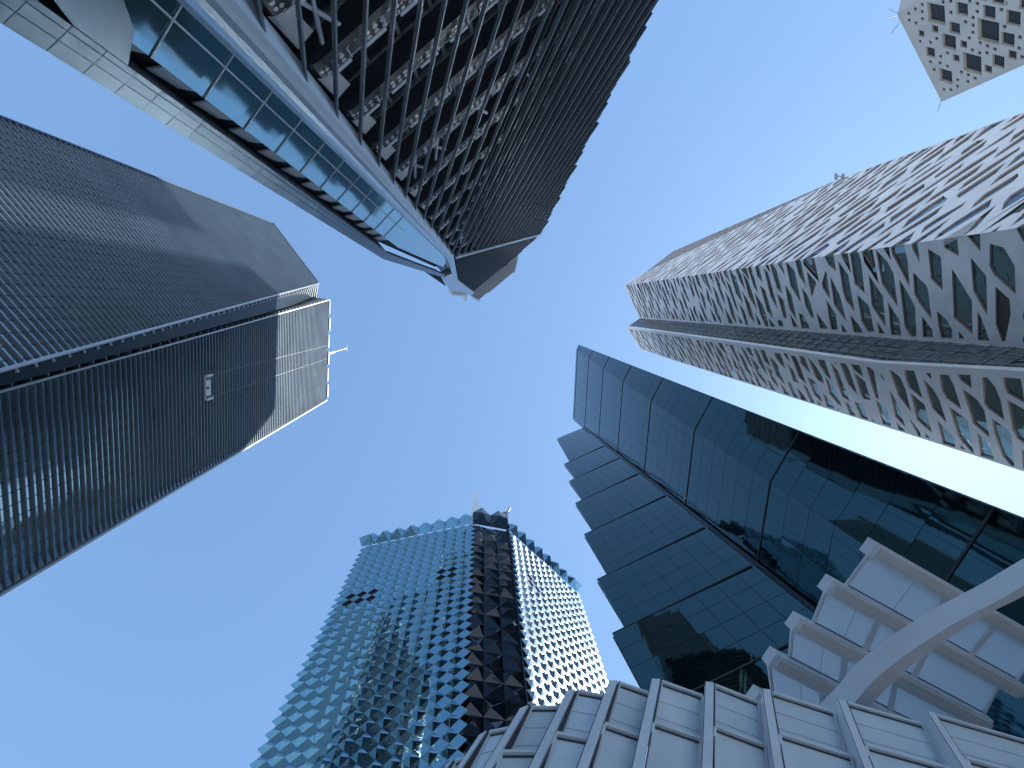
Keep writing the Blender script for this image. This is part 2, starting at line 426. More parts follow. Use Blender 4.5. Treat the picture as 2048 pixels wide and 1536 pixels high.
    while k < 90:
        s = s0 + k * step; k += 1
        # v range inside region: u = s + ku*v
        vs = [vg + (pl(1081, 468)[1] - vg) * i / 400 for i in range(401)]
        ok = [v for v in vs if uR(v) + .1 < s + ku * v < uE(v) + (.5 if k % 2 else .1) and (v < v_roof(s + ku * v) - .1) and v > vz(14)]
        if len(ok) < 3: continue
        v0, v1 = min(ok), max(ok)
        far = k > 15
        wd = (.15 if k < 2 else .11) * S if k < 14 else .11 * S
        dp = .62 * S if k < 14 else .8 * S
        mb = MB(); fdir = (F.u * ku + F.v).normalized(); side = fdir.cross(F.n).normalized()
        A, B = F.p(s + ku * v0, v0, -.5 * S), F.p(s + ku * v1, v1, -.5 * S)
        mb.bar(A, B, side * wd, F.n * dp)
        mb.build("fin", M['finB'], t); cnt += 1
        # secondary closer blades toward the far end
        if k > 12:
            for q in (.33, .66) if k > 16 else (.5,):
                s2 = s + step * q
                ok = [v for v in vs if uR(v) + 4 < s2 + ku * v < uE(v) and v < v_roof(s2 + ku * v) - .1 and v > vz(14)]
                if len(ok) > 3:
                    mb2 = MB() if 'fb' not in locals() else fb
                    fb = mb2
                    fb.bar(F.p(s2 + ku * ok[0], ok[0], -.7 * S), F.p(s2 + ku * ok[-1], ok[-1], -.7 * S), side * wd * .7, F.n * dp)
    fb.build("fine_blades", M['louvB'], t)
    # right edge: toothed return
    ed = MB()
    v = vz(14); i = 0
    while v < pl(1081, 468)[1]:
        v2 = min(v + 3.9 * S, pl(1081, 468)[1]); o0 = .55 * S
        F.slab(ed, [(uE(v) - 1.2 * S, v), (uE(v) + .15, v), (uE(v2) + o0, v2), (uE(v2) - 1.2 * S, v2)], -1.4 * S, -.55 * S)
        v = v2
    ed.build("edge_teeth", M['louvB'], t)
    # ridge cover ----------------------------------------------------------------
    rc = MB(); ringp = []
    for i in range(13):
        v = vg + (pl(905, 513)[1] - vg) * i / 12
        wv = (1.5 + 1.0 * (1 - i / 12)) * S
        ring = []
        for j in range(9):
            x = j / 8
            ring.append(F.p(uR(v) - wv * 1.0 + 2 * wv * x, v, (-.5 + 1.35 * math.sin(math.pi * (x ** .8))) * S))
        ringp.append(ring)
    for i in range(12):
        for j in range(8): rc.poly([ringp[i][j], ringp[i][j + 1], ringp[i + 1][j + 1], ringp[i + 1][j]])
    rc.build("ridge_cover", M['panelB'], t, smooth=True)
    # left strips ----------------------------------------------------------------
    uS0 = lin((0, 42), (764, 516)); uS1 = lin((196, 85), (780, 508)); uS2 = lin((246, 78), (700, 424))
    vS0 = pl(764, 516)[1]
    # upper part of the silhouette bends to the crown
    w0, w1, w2 = pl(894, 556.5), pl(888, 548), pl(893, 513)
    vtopg = pl(893, 512)[1]
    glass = MB(); lines = MB()
    vS2t = pl(780, 492)[1]
    rows = 18
    def uS2b(v): return min(uS2(v), uR(v) - .8)
    zrow = [vg + (vS2t - vg) * i / rows for i in range(rows + 1)]
    for i in range(rows):
        va, vb = zrow[i], zrow[i + 1]
        for j in range(2):
            x0, x1 = j / 2, (j + 1) / 2
            q = [(lerp(uS2b(va), uR(va) - .5, x0), va), (lerp(uS2b(va), uR(va) - .5, x1), va), (lerp(uS2b(vb), uR(vb) - .5, x1), vb), (lerp(uS2b(vb), uR(vb) - .5, x0), vb)]
            tl = rnd.uniform(-.004, .004)
            glass.poly([F.p(u, v, -.8 * S + tl * s_) for (u, v), s_ in zip(q, (-1, 1, 1, -1))])
        A, B = F.p(uS2b(va), va + .9, -.75 * S), F.p(uR(va) - .5, va, -.75 * S)
        lines.bar(A, B, up * .035, F.n * .05)
    for x in (.5,):
        lines.bar(F.p(lerp(uS2b(vg), uR(vg), x), vg, -.75 * S), F.p(lerp(uS2b(vS2t), uR(vS2t), x), vS2t, -.75 * S), e * .04, F.n * .05)
    glass.build("glass_strip", M['glassB'], t); lines.build("glazing_bars", M['trimA'], t)
    # upper glass above
    ug = MB(); a, b_, c_ = (uS2b(vS2t), vS2t), (uR(vS2t) - .3, vS2t), pl(903, 513)
    F.slab(ug, [a, b_, c_, pl(890, 538), pl(870, 530), pl(800, 500)], -1.2, -.8 * S); ug.build("upper_glass", M['glassB'], t)
    # dark recess with triangular plates
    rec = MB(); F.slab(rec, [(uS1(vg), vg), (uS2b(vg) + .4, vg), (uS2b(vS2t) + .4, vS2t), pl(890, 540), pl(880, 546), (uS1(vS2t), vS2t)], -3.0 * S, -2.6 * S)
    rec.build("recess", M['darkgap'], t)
    nT = 17; vv = [vz(10) + (vS2t - vz(10)) * i / nT for i in range(nT + 1)]
    for i in range(nT):
        va, vb = vv[i], vv[i + 1]; vm = lerp(va, vb, .72)
        tri = MB()
        tri.prism([F.p(lerp(uS1(va), uS2b(va), .12), va + .1, -1.6 * S), F.p(uS2b(va) - .02, va + .1, -.85 * S), F.p(uS2b(vm) - .02, vm, -.85 * S), F.p(lerp(uS1(vm), uS2b(vm), .35), lerp(va, vb, .62), -1.6 * S)], F.n * -.12)
        tri.build("folded_plate", M['platesB'], t)
        tri = MB()
        tri.prism([F.p(lerp(uS1(vm), uS2b(vm), .5), vm, -1.9 * S), F.p(uS2b(vb) - .02, vb - .1, -1.0 * S), F.p(lerp(uS1(vb), uS2b(vb), .2), vb - .05, -2.3 * S)], F.n * -.1)
        tri.build("folded_plate", M['louvB'], t)
    # pale outer strip, seamed in panels
    st = MB(); rows = 44; vlo, vhi = vg, vS0
    for i in range(rows):
        va, vb = vlo + (vhi - vlo) * i / rows, vlo + (vhi - vlo) * (i + 1) / rows
        for j in range(3):
            x0, x1 = (0, .45, .8)[j], (.45, .8, 1)[j]
            g_ = .014
            q = [(lerp(uS0(va), uS1(va), x0) + g_, va + g_), (lerp(uS0(va), uS1(va), x1) - g_, va + g_), (lerp(uS0(vb), uS1(vb), x1) - g_, vb - g_), (lerp(uS0(vb), uS1(vb), x0) + g_, vb - g_)]
            q = [(u, v + (u - uS0(va)) * .0) for u, v in q]
            F.slab(st, q, -.05, .35 * S + rnd.uniform(-.008, .008))
    q = [(uS0(vhi), vhi), (uS1(vhi), vhi), pl(780, 508), w1, w0]
    F.slab(st, [(uS0(vhi), vhi), (uS1(vhi), vhi), w1, w0], -.3, .3 * S)
    st.build("pale_edge_panels", M['stripB'], t)
    bs = MB(); F.slab(bs, [(uS0(vlo) + .1, vlo), (uS1(vlo) - .1, vlo), (uS1(vhi) - .1, vhi), (uS0(vhi) + .1, vhi)], -2.5, -.06); bs.build("edge_backing", M['finB'], t)
    # raking white strut across the recess, and smooth grey panel by the ridge, low down
    sg = MB(); F.slab(sg, [pl(60, -60), pl(215, -60), pl(252, 40), pl(240, 112), pl(130, 30)], -.4, .9 * S); sg.build("raking_strut", M['stripB'], t)
    gp = MB(); F.slab(gp, [pl(330, -60), pl(500, -60), pl(519, 55), pl(510, 130), pl(440, 78)], -.5, -.15); gp.build("smooth_grey_panel", M['finB'], t)
    # crown --------------------------------------------------------------------------
    cr = MB(); dk = [pl(912, 516), pl(1081, 470), pl(1036, 511), pl(947.4, 583), pl(914, 558)]
    F.slab(cr, dk, -1.6, -.6); 
    def louvres(mb, poly, gap, d0, d1, hh):
        vs = [p[1] for p in poly]; v = min(vs) + gap * .5
        while v < max(vs):
            xs = []
            for i in range(len(poly)):
                (a, b), (c, d) = poly[i], poly[(i + 1) % len(poly)]
                if (b - v) * (d - v) < 0: xs.append(a + (c - a) * (v - b) / (d - b))
            if len(xs) >= 2 and max(xs) - min(xs) > .2: F.box(mb, min(xs), max(xs), v, v + hh, d0, d1)
            v += gap
    louvres(cr, dk, 1.3, -.6, -.1, .35); cr.build("crown_louvres", M['louvB'], t)
    lo = [pl(947.4, 583), pl(1036, 511), pl(1029.5, 542), pl(957.7, 598.5), pl(941.6, 589)]
    # lower crown faces lean back towards the roof
    cb = MB()
    cc = [F.p(*q) for q in lo]
    cb.prism(cc, F.n * -1.0); louvres(cb, lo, 2.2, .002, .25, .5); cb.build("sunlit_crown_louvres", M['latt0'], t)  # paler than the upper crown: sunlight on this face put into the colour
    bm_ = MB()
    def beam(a, b, wd=.5, d=.45, mb=bm_):
        A, B = F.p(*pl(*a), -.2), F.p(*pl(*b), -.2); dr = (B - A).normalized(); mb.bar(A, B, dr.cross(F.n) * wd, F.n * d)
    beam((911, 513.5), (1081, 468), .28); bm_.build("crown_edge_beam", M['trimA'], t)
    b2 = MB(); F.slab(b2, [pl(893, 512), pl(906, 513), pl(914, 558), pl(948, 584), pl(941, 591), pl(931, 586), pl(902, 583), pl(887, 552), pl(902, 545)], -1.0, .25); b2.build("white_crown_frame", M['panelB'], t)
    b3 = MB(); F.slab(b3, [pl(902, 583), pl(931.3, 586), pl(928.4, 598), pl(925.5, 597), pl(928, 588.6), pl(900, 585.5)], -.6, .7)
    F.slab(b3, [pl(941.6, 589), pl(957.7, 598.8), pl(956.5, 601), pl(940.5, 591)], -.6, .7); b3.build("white_crown_tip", M['whitep'], t)
    b4 = MB(); lp = [pl(840.5, 543.5), pl(888, 558), pl(900.6, 583)]; F.slab(b4, lp, -2.2, -1.6); louvres(b4, lp, 1.6, -1.6, -1.2, .4); b4.build("side_louvres", M['louvB'], t)
    # body behind
    bd = MB(); q = [(uS0(vg) + .5, vg), (uE(vg) - .5, vg), pl(1079, 472), pl(1030, 520), pl(950, 580), pl(905, 570), pl(890, 554), (uS0(vS0) + .5, vS0)]
    F.slab(bd, q, -22, -D - .7); bd.build("body", M['back'], t)
tower_b()

# ------------------------------------------------------------------ polygon tools for lattices
def clip(poly, a, b, c, keep=1):      # keep a*u+b*v+c >= 0
    out = []
    for i in range(len(poly)):
        p, q = poly[i], poly[(i + 1) % len(poly)]
        dp, dq = a * p[0] + b * p[1] + c, a * q[0] + b * q[1] + c
        if dp >= 0: out.append(p)
        if dp * dq < 0:
            s = dp / (dp - dq); out.append((p[0] + (q[0] - p[0]) * s, p[1] + (q[1] - p[1]) * s))
    return out
def area(p): return .5 * sum(p[i][0] * p[(i + 1) % len(p)][1] - p[(i + 1) % len(p)][0] * p[i][1] for i in range(len(p)))
def inset(poly, wfun):
    out = list(poly)
    for i in range(len(poly)):
        p, q = poly[i], poly[(i + 1) % len(poly)]
        dx, dy = q[0] - p[0], q[1] - p[1]; L = math.hypot(dx, dy)
        if L < 1e-5: continue
        nx, ny = -dy / L, dx / L      # inward for CCW
        out = clip(out, nx, ny, -(nx * p[0] + ny * p[1]) - wfun(p, q))
        if len(out) < 3: return []
    return out
class Hexes:                          # jittered, stretched honeycomb: columns s apart, corners c from the column centre
    def __init__(s, sp, c, h, seed, ju, jv): s.L, s.c, s.h, s.seed, s.ju, s.jv = sp * 2, c, h, seed, ju, jv
    def node(s, a, b):
        r = random.Random((a * 73856093) ^ (b * 19349663) ^ s.seed); k = (a + 1) // 3
        v = b * s.h / 2 + r.uniform(-s.jv, s.jv); return (k * s.L / 2 + (a - 3 * k) * s.c + r.uniform(-s.ju, s.ju) + 1.0 * v, v)
    def cell(s, i, j):
        ca = 3 * i; cb = 2 * j + (i % 2)
        return [s.node(a, b) for a, b in ((ca - 2, cb), (ca - 1, cb - 1), (ca + 1, cb - 1), (ca + 2, cb), (ca + 1, cb + 1), (ca - 1, cb + 1))]

def lattice(hx, fc, usign, ulo, uhi, vlo, vhi, bounds, free, frame, rev, glassd, bw, depth, u_off=0., brown=None, skip=0.):
    """bounds: extra half planes (a,b,c) in lattice uv; free(p,q): True when edge lies on a folded corner"""
    nj0, nj1 = int((vlo - 12) / hx.h) - 2, int((vhi + 12) / hx.h) + 2
    rr = random.Random(11)
    for j in range(nj0, nj1):
        sh = 1.0 * j * hx.h
        for i in range(int((ulo - sh) / (hx.L / 2)) - 3, int((uhi - sh) / (hx.L / 2)) + 4):
            c = hx.cell(i, j)
            if area(c) < 0: c = c[::-1]
            for a, b, d in bounds:
                c = clip(c, a, b, d)
                if len(c) < 3: break
            if len(c) < 3 or area(c) < .02: continue
            hole = inset(c, lambda p, q: 0. if free(p, q) else bw * random.Random(int((p[0] + q[0]) * 50) * 7919 + int((p[1] + q[1]) * 50)).uniform(.6, 1.35))
            to3 = lambda p, d: fc.p((p[0] - u_off) * usign, p[1], d)
            if len(hole) < 3 or area(hole) < .12:
                frame.poly([to3(p, 0) for p in c]); continue
            tr = tessellate_polygon([[V((p[0], p[1], 0)) for p in c], [V((p[0], p[1], 0)) for p in hole]])
            allp = c + hole
            for f in tr: frame.poly([to3(allp[k], 0) for k in f])
            for k in range(len(hole)):
                p, q = hole[k], hole[(k + 1) % len(hole)]
                if free(p, q): continue
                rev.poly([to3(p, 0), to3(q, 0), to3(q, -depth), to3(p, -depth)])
            if brown is not None and rr.random() < .035 and len(brown) < 40:
                q = MB(); q.poly([to3(p, -depth * .85) for p in hole]); brown.append(q)

def glazed(mb, P00, P10, P01, P11, nu, nv, n, tilt, rnd, gap=.0, mi=0):
    for i in range(nu):
        for j in range(nv):
            def q(x, y): return lerp(lerp(P00, P10, x), lerp(P01, P11, x), y)
            gx, gy = gap / nu, gap / nv
            x0, x1, y0, y1 = i / nu + gx, (i + 1) / nu - gx, j / nv + gy, (j + 1) / nv - gy
            a, b = rnd.gauss(0, tilt), rnd.gauss(0, tilt)
            mb.poly([q(x0, y0) + n * (-a - b), q(x1, y0) + n * (a - b), q(x1, y1) + n * (a + b), q(x0, y1) + n * (-a + b)], mi)

# ------------------------------------------------------------------ tower C : white lattice
def tower_c():
    top = HC + EYE
    c1, c2, c3, c4 = P(1250, 571, HC), P(1279, 636, HC), P(1254, 654, HC), P(1283, 700, HC)
    c0b, c0 = P(1275, 557, HC), P(1345, 503, HC)
    t = thing("lattice_tower", "pale tower wrapped in a slanted white lattice over teal glass, right of centre", "tower", (c2.x, c2.y, 0))
    f2 = vface(c1, c2); d1 = V((.78, -.62, 0)).normalized()
    # outer far corner K from the silhouette azimuth
    dr = ray(1850, 295); # on silhouette
    f1n = V((-d1.y, d1.x, 0)); K = None
    a_, b_ = dr.x, dr.y
    den = d1.x * b_ - d1.y * a_
    tK = (c1.y * a_ - c1.x * b_) / den
    K = V((c1.x + d1.x * tK, c1.y + d1.y * tK, 0))
    f1 = vface(c1, K)
    hK = math.hypot(K.x, K.y) / tanv(1694, 358) + EYE
    print("K", K, "w", f1.w, "hK", hK, 'f2w', f2.w)
    rise = 3.3; rnd = random.Random(5)
    hx = Hexes(8.9, .86, 4.0, 3, .85, .58)
    fr, rv, br = MB(), MB(), []
    bw, dep = .66, .32
    # face 2 : lattice u from 0 (ridge) to +w ; face 1 : lattice u negative
    onr = lambda p, q: abs(p[0]) < 1e-4 and abs(q[0]) < 1e-4
    lattice(hx, f2, 1, 0, f2.w, 4, top, [(1, 0, 0), (-1, 0, f2.w), (0, 1, -6), (0, -1, top)], onr, fr, rv, None, bw, dep, brown=br)
    a0 = f1.uv(c0b)[0]; slope = (f1.w - a0) / (hK - top)
    # boundary from (a0, top) to (w, hK): keep lattice -u <= a0 + slope*(v-top)
    bnd = [(-1, 0, 0), (1, 0, f1.w), (0, 1, -6), (0, -1, top), (1, slope, a0 - slope * top)]
    lattice(hx, f1, -1, -f1.w, 0, 4, top, bnd, onr, fr, rv, None, bw, dep, brown=br)
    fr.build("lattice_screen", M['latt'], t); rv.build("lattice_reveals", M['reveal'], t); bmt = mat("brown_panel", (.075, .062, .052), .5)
    for q in br: q.build("brown_panel", bmt, t)
    # edge band beside the slit
    eb = MB(); f2.box(eb, f2.w - .02, f2.w + .9, 0, top, -.9, .06); eb.build("edge_band", M['latt'], t)
    # glass behind
    g = MB(); nv = int(top / 3.3)
    glazed(g, f2.p(0, 0, -dep), f2.p(f2.w, 0, -dep), f2.p(0, top, -dep), f2.p(f2.w, top, -dep), 12, nv, f2.n, .03, rnd)
    glazed(g, f1.p(0, 0, -dep), f1.p(f1.w, 0, -dep), f1.p(0, hK, -dep), f1.p(f1.w, hK, -dep), 20, int(hK / 3.3), f1.n, .008, rnd)
    nv2 = int((top - hK) / 3.3)
    glazed(g, f1.p(0, hK, -dep), f1.p(f1.w, hK, -dep), f1.p(0, top, -dep), f1.p(a0, top, -dep), 20, nv2, f1.n, .008, rnd)
    g.build("curtain_glass", M['glassC'], t)
    # triangular chamfer with fine mesh
    kk = V((K.x, K.y, hK)); ch = MB()
    A, B, C_ = V((c0.x, c0.y, top)), V((c0b.x, c0b.y, top)), kk
    u = (A - B).normalized(); nn = u.cross(C_ - B).normalized(); nn = nn if nn.dot(CAM - B) > 0 else -nn
    f0 = Face(B, u, nn.cross(u)); f0.v = f0.v if f0.v.z > 0 else -f0.v
    h0 = Hexes(5.2, .75, 3.2, 9, .5, .25); fr0, rv0 = MB(), MB()
    tri = [f0.uv(B), f0.uv(A), f0.uv(C_)]
    if area(tri) < 0: tri = tri[::-1]
    bl = []
    for i in range(3):
        p, q = tri[i], tri[(i + 1) % 3]; dx, dy = q[0] - p[0], q[1] - p[1]; bl.append((-dy, dx, dy * p[0] - dx * p[1]))
    us = [p[0] for p in tri]; vs = [p[1] for p in tri]
    lattice(h0, f0, 1, min(us), max(us), min(vs), max(vs), bl, lambda p, q: False, fr0, rv0, None, .28, .3)
    fr0.build("fine_mesh_screen", M['latt0'], t); rv0.build("fine_mesh_reveals", M['reveal'], t)
    g0 = MB(); g0.poly([A - nn * .3, B - nn * .3, C_ - nn * .3]); g0.build("chamfer_glass", M['glassC'], t)
    # slit: tall glass wall between c2 and c3, set a little back
    kz = math.hypot(c3.x, c3.y) / tanv(1753, 740) + EYE     # height of the kink
    pl_ = onplane(2048, 746, f2.n, V((c3.x, c3.y, 0))); 
    lowa = P(2048, 746, 1); hl = math.hypot(c3.x, c3.y) * .99 / tanv(2048, 746)
    low = P(2048, 746, hl)
    def C3(z):
        if z >= kz: return V((c3.x, c3.y, z))
        k = (kz - z) / (kz - low.z); return V((c3.x + (low.x - c3.x) * k, c3.y + (low.y - c3.y) * k, z))
    s0 = V((c2.x, c2.y, 0)) - f2.n * .8
    gs = MB(); nvs = int((top - kz) / 3.3)
    nS = (C3(top) - V((c2.x, c2.y, top))); nS = V((-nS.y, nS.x, 0)).normalized(); nS = nS if nS.dot(-c2) > 0 else -nS
    glazed(gs, V((s0.x, s0.y, kz)), C3(kz), V((s0.x, s0.y, top)), C3(top), 5, nvs, nS, .02, rnd, .06)
    glazed(gs, V((s0.x, s0.y, 0)), C3(0), V((s0.x, s0.y, kz)), C3(kz), 5, int(kz / 3.3), nS, .05, rnd, .03)
    gs.build("slit_glass", M['glassW'], t)
    fl = MB(); z = 5.
    while z < top - 1:
        A_, B_ = V((s0.x, s0.y, z)), C3(z); fl.bar(A_ + nS * .02, B_ + nS * .02, V((0, 0, .07)), nS * .14); z += 3.3
    for q in (.25, .5, .75):
        for z0_, z1_ in ((0, kz), (kz, top)): fl.bar(lerp(V((s0.x, s0.y, z0_)), C3(z0_), q) + nS * .02, lerp(V((s0.x, s0.y, z1_)), C3(z1_), q) + nS * .02, (C3(top) - V((s0.x, s0.y, top))).normalized() * .05, nS * .1)
    fl.build("slit_mullions", M['steel'], t)
    # face 3 in two storeys of plane: above and below the kink
    f3 = vface(c3, c4); fr3, rv3, br3 = MB(), MB(), []
    hx3 = Hexes(7.6, .86, 4.1, 21, .75, .55)
    um = f3.px(1600, 800); k3 = (um[0] - f3.w) / (top - um[1]); wk = f3.w + k3 * (top - kz)
    lattice(hx3, f3, 1, 0, wk, kz, top, [(1, 0, -.55), (-1, -k3, f3.w + k3 * top), (0, 1, -kz), (0, -1, top)], lambda p, q: False, fr3, rv3, None, .60, dep, brown=br3)
    f3l = Face(C3(kz), V((c4.x, c4.y, kz)) - C3(kz), C3(kz) - C3(0)); 
    ww = wk
    ex = f3l.v.z; ul = f3l.px(2048, 952); kl = (ul[0] - ww) / -ul[1]; wg = ww + kl * kz / ex
    print('C3', f3.w, wk, ww, ul, kl, wg)
    lattice(hx3, f3l, 1, -1, wg, -kz / ex, 0, [(1, 0, -.55), (-1, -kl, ww), (0, 1, kz / ex - 6), (0, -1, 0)], lambda p, q: False, fr3, rv3, None, .60, dep, brown=br3)
    fr3.build("lattice_screen", M['latt'], t); rv3.build("lattice_reveals", M['reveal'], t); 
    for q in br3: q.build("brown_panel", bmt, t)
    e3 = MB(); f3.box(e3, -.35, .56, kz, top, -.7, .05)
    e3.hexa([f3l.p(u, v, d) for v in (-kz / ex, 0) for (u, d) in ((-.35, -.7), (.56, -.7), (.56, .05), (-.35, .05))]); e3.build("edge_band", M['latt'], t)
    g3 = MB(); glazed(g3, f3.p(0, kz, -dep), f3.p(wk, kz, -dep), f3.p(0, top, -dep), f3.p(f3.w, top, -dep), 9, int((top - kz) / 3.3), f3.n, .012, rnd)
    glazed(g3, f3l.p(0, -kz / ex, -dep), f3l.p(wg, -kz / ex, -dep), f3l.p(0, 0, -dep), f3l.p(ww, 0, -dep), 9, int(kz / 3.3), f3l.n, .012, rnd)
    g3.build("curtain_glass", M['glassC'], t)
    cp = MB(); f2.box(cp, 0, f2.w + .9, top - .1, top + .35, -1, .1); f3.box(cp, -.35, f3.w, top - .1, top + .35, -1, .1); f1.box(cp, 0, a0, top - .1, top + .35, -1, .1); cp.build("coping", M['latt'], t)
    # far walls
    far = [c1 + d1 * .9 - f2.n * .85, K - f1.n * .85, K + V((45, 40, 0)), c4 + V((42, 26, 0)), c4 - f3.n * .85, c3 - f3.n * .9, s0 - nS * .4]
    shell("rear_wall", [c1 - f2.n * .9 + d1 * 1.0, K - f1.n * .9, K + V((20, 40, 0)), c4 + V((40, 9, 0)), f3.p(f3.w, 0, -.9), V((c3.x, c3.y, 0)) - f3.n * 1.2 - nS * 3.5, V((c2.x, c2.y, 0)) - f2.n * 1.6 - nS * 3.5], 0, hK - 1, M['back'], t)
    shell("upper_rear_wall", [c1 - f2.n * .9 + d1 * 1.0, c0b - f1.n * .9, c0 + V((.5, .8, 0)), K + V((12, 40, 0)), c4 + V((40, 9, 0)), c4 - f3.n * .9, c3 - f3.n * .9, V((c2.x, c2.y, 0)) - f2.n * 1.2], hK - 1, top - .3, M['back'], t)
    # camera cluster bracket on the edge
    q = onplane(1709, 359, f1.n, K); br = MB()
    br.bar(q, q + V((-3.2, -1.6, 2.5)), V((0, .12, 0)), V((0, 0, .25))); br.bar(q + V((-1.4, -.9, .6)), q + V((-3.0, .3, 2.0)), V((0, .1, 0)), V((0, 0, .2)))
    br.bar(q + V((-3.4, -2.2, 2.5)), q + V((-3.2, -.6, 2.5)), V((.3, 0, 0)), V((0, 0, .5))); br.bar(q + V((-2.0, -1.9, 1.6)), q + V((-2.0, -.6, 1.6)), V((.3, 0, 0)), V((0, 0, .5)))
    br.build("camera_bracket", M['steel'], t)
tower_c()

# ------------------------------------------------------------------ tower D : dark glass slab
def tower_d():
    top = HD + EYE
    ed0 = P(1157, 690, HD); fo0 = P(1152.5, 700, HD)
    r0 = math.hypot(fo0.x, fo0.y)
    h4 = r0 / tanv(1540.6, 963); h0 = r0 / tanv(1209, 733)
    foA, foB = fo0, P(1540.6, 963, h4)
    edA = ed0; edB = P(1640.6, 866, h4); 
    he = math.hypot(ed0.x, ed0.y) / tanv(1640.6, 880); edB = P(1640.6, 880, he)
    mA, mB = P(1197, 879, h0), P(1514, 1130, h4)
    t = thing("navy_glass_tower", "dark blue glass tower with thin black seams between bands of panels, lower right", "tower", (foB.x + 12, foB.y, 0))
    fold = lambda z: at_z(foA, foB, z); edge = lambda z: at_z(edA, edB, z); mid = lambda z: at_z(mA, mB, z)
    delta = (h0 - h4) / 4
    rnd = random.Random(8)
    seams = [EYE + h0 + delta * k for k in range(-8, 4) if 0 < EYE + h0 + delta * k < top]
    zz = [0] + seams + [top]
    print("D h0,h4,delta", h0, h4, delta, 'w', (fold(150) - mid(150)).length, (edge(60) - fold(60)).length, seams)
    def wallband(name, A, B, zz, nu, per, out):
        mb = MB(); bk = MB(); sm = MB()
        for z0, z1 in zip(zz[:-1], zz[1:]):
            a0, b0, a1, b1 = A(z0), B(z0), A(z1), B(z1)
            n = (b0 - a0).cross(a1 - a0).normalized(); n = n if n.dot(CAM - a0) > 0 else -n
            nv = max(1, round((z1 - z0) / per))
            glazed(mb, a0, b0, a1, b1, nu, nv, n, .005, rnd, .009)
            bk.poly([a0 - n * .06, b0 - n * .06, b1 - n * .06, a1 - n * .06])
            if z1 < top - 1:
                sm = MB(); sm.bar(lerp(a1, b1, .0), lerp(a1, b1, .985 if out else .97), V((0, 0, .11)), n * .1); sm.build("black_seam", M['darkgap'], t)
        mb.build(name, M['glassD'], t); bk.build("panel_joints", M['jointD'], t)
    wallband("glass_wall", edge, fold, zz, 4, 4.0, True)
    wallband("glass_wall", fold, mid, zz, 8, 4.0, False)
    # left wing
    LA = lambda px, py, z: P(px, py, z - EYE)
    m1 = online(1326.6, 1000.6, mA, mB); m0 = online(1167, 855, mA, mB)
    lA, lB = P(1122, 875.6, m0.z - EYE), P(1184, 1066, m1.z - EYE)
    topw = m0.z
    left = lambda z: at_z(lA, lB, z)
    # seam heights of the wing from the groove
    sh = sorted([online(x, y, mA, mB).z for x, y in ((1204.7, 899), (1234, 924), (1273, 955), (1326.6, 1000.6), (1404.7, 1066), (1498, 1145.5))])
    dz = sh[1] - sh[0]; z = sh[0] - dz
    while z > 4: sh.insert(0, z); z -= dz
    zw = [0] + sh + [topw]
    print("wing seams", sh, topw)
    mb = MB(); bk = MB(); sm = MB(); endf = MB()
    for i, (z0, z1) in enumerate(zip(zw[:-1], zw[1:])):
        a0, b0, a1, b1 = left(z0), mid(z0), left(z1), mid(z1)
        out = (a0 - b0).normalized()
        n = (b0 - a0).cross(a1 - a0).normalized(); n = n if n.dot(CAM - a0) > 0 else -n
        a1 = a1 + out * 1.6; a0 = a0 - out * .5; b0 = b0 - V((0, 0, 0)); 
        nv = max(1, round((z1 - z0) / 4.0))
        glazed(mb, a0 + n * .02, b0, a1 + n * .5, b1 + n * .02, 7, nv, n, .005, rnd, .009)
        bk.poly([a0 - n * .06, b0 - n * .06, b1 - n * .04, a1 + n * .4])
        if z1 < topw - 1: sm = MB(); sm.bar(a1 + n * .3, lerp(a1, b1, .97), V((0, 0, .1)), n * .22); sm.build("black_seam", M['darkgap'], t)
        endf = MB(); endf.bar(a0 + out * .1, a1 + out * .1, out * .1, n * -.9); endf.build("edge_frame", M['jointD'], t)
    mb.build("glass_wall", M['glassD'], t); bk.build("panel_joints", M['jointD'], t); 
    # groove and corner trim
    gv = MB(); dd = (fold(60) - mid(60)).normalized(); gv.bar(mid(0), mid(topw), dd * .35, V((-.3, -.3, 0))); gv.build("groove", M['jointD'], t)
    ct = MB(); ct.bar(edge(0), edge(top), V((.18, .1, 0)), V((-.25, -.25, 0))); ct.build("edge_trim", M['finB'], t)
    # rear walls
    off = V((.4, .3, 0))
    def ring(z): return [edge(z) + V((.3, .25, 0)), edge(z) + V((34, 17, 0)), mid(z) + V((36, 22, 0)), left(min(z, topw)) + V((10, 22, 0)), left(min(z, topw)) + V((.8, 1.2, 0)), mid(z) + V((.9, 1.1, 0)), fold(z) + V((.6, .5, 0))]
    for za, zb in ((0, topw - .3), (topw - .3, top - .2)):
        a, b = ring(za), ring(zb)
        if za > 0: a.pop(3); a.pop(3); b.pop(3); b.pop(3)
        mb = MB(); nq = len(a)
        for i in range(nq): mb.poly([a[i], a[(i + 1) % nq], b[(i + 1) % nq], b[i]])
        im = nq - 2; bb = b[im:] + b[:im]
        for i in range(1, nq - 1): mb.poly([bb[0], bb[i], bb[i + 1]], 1)
        mb.build("rear_wall" if za == 0 else "upper_rear_wall", [M['back'], M['roof']], t)
tower_d()

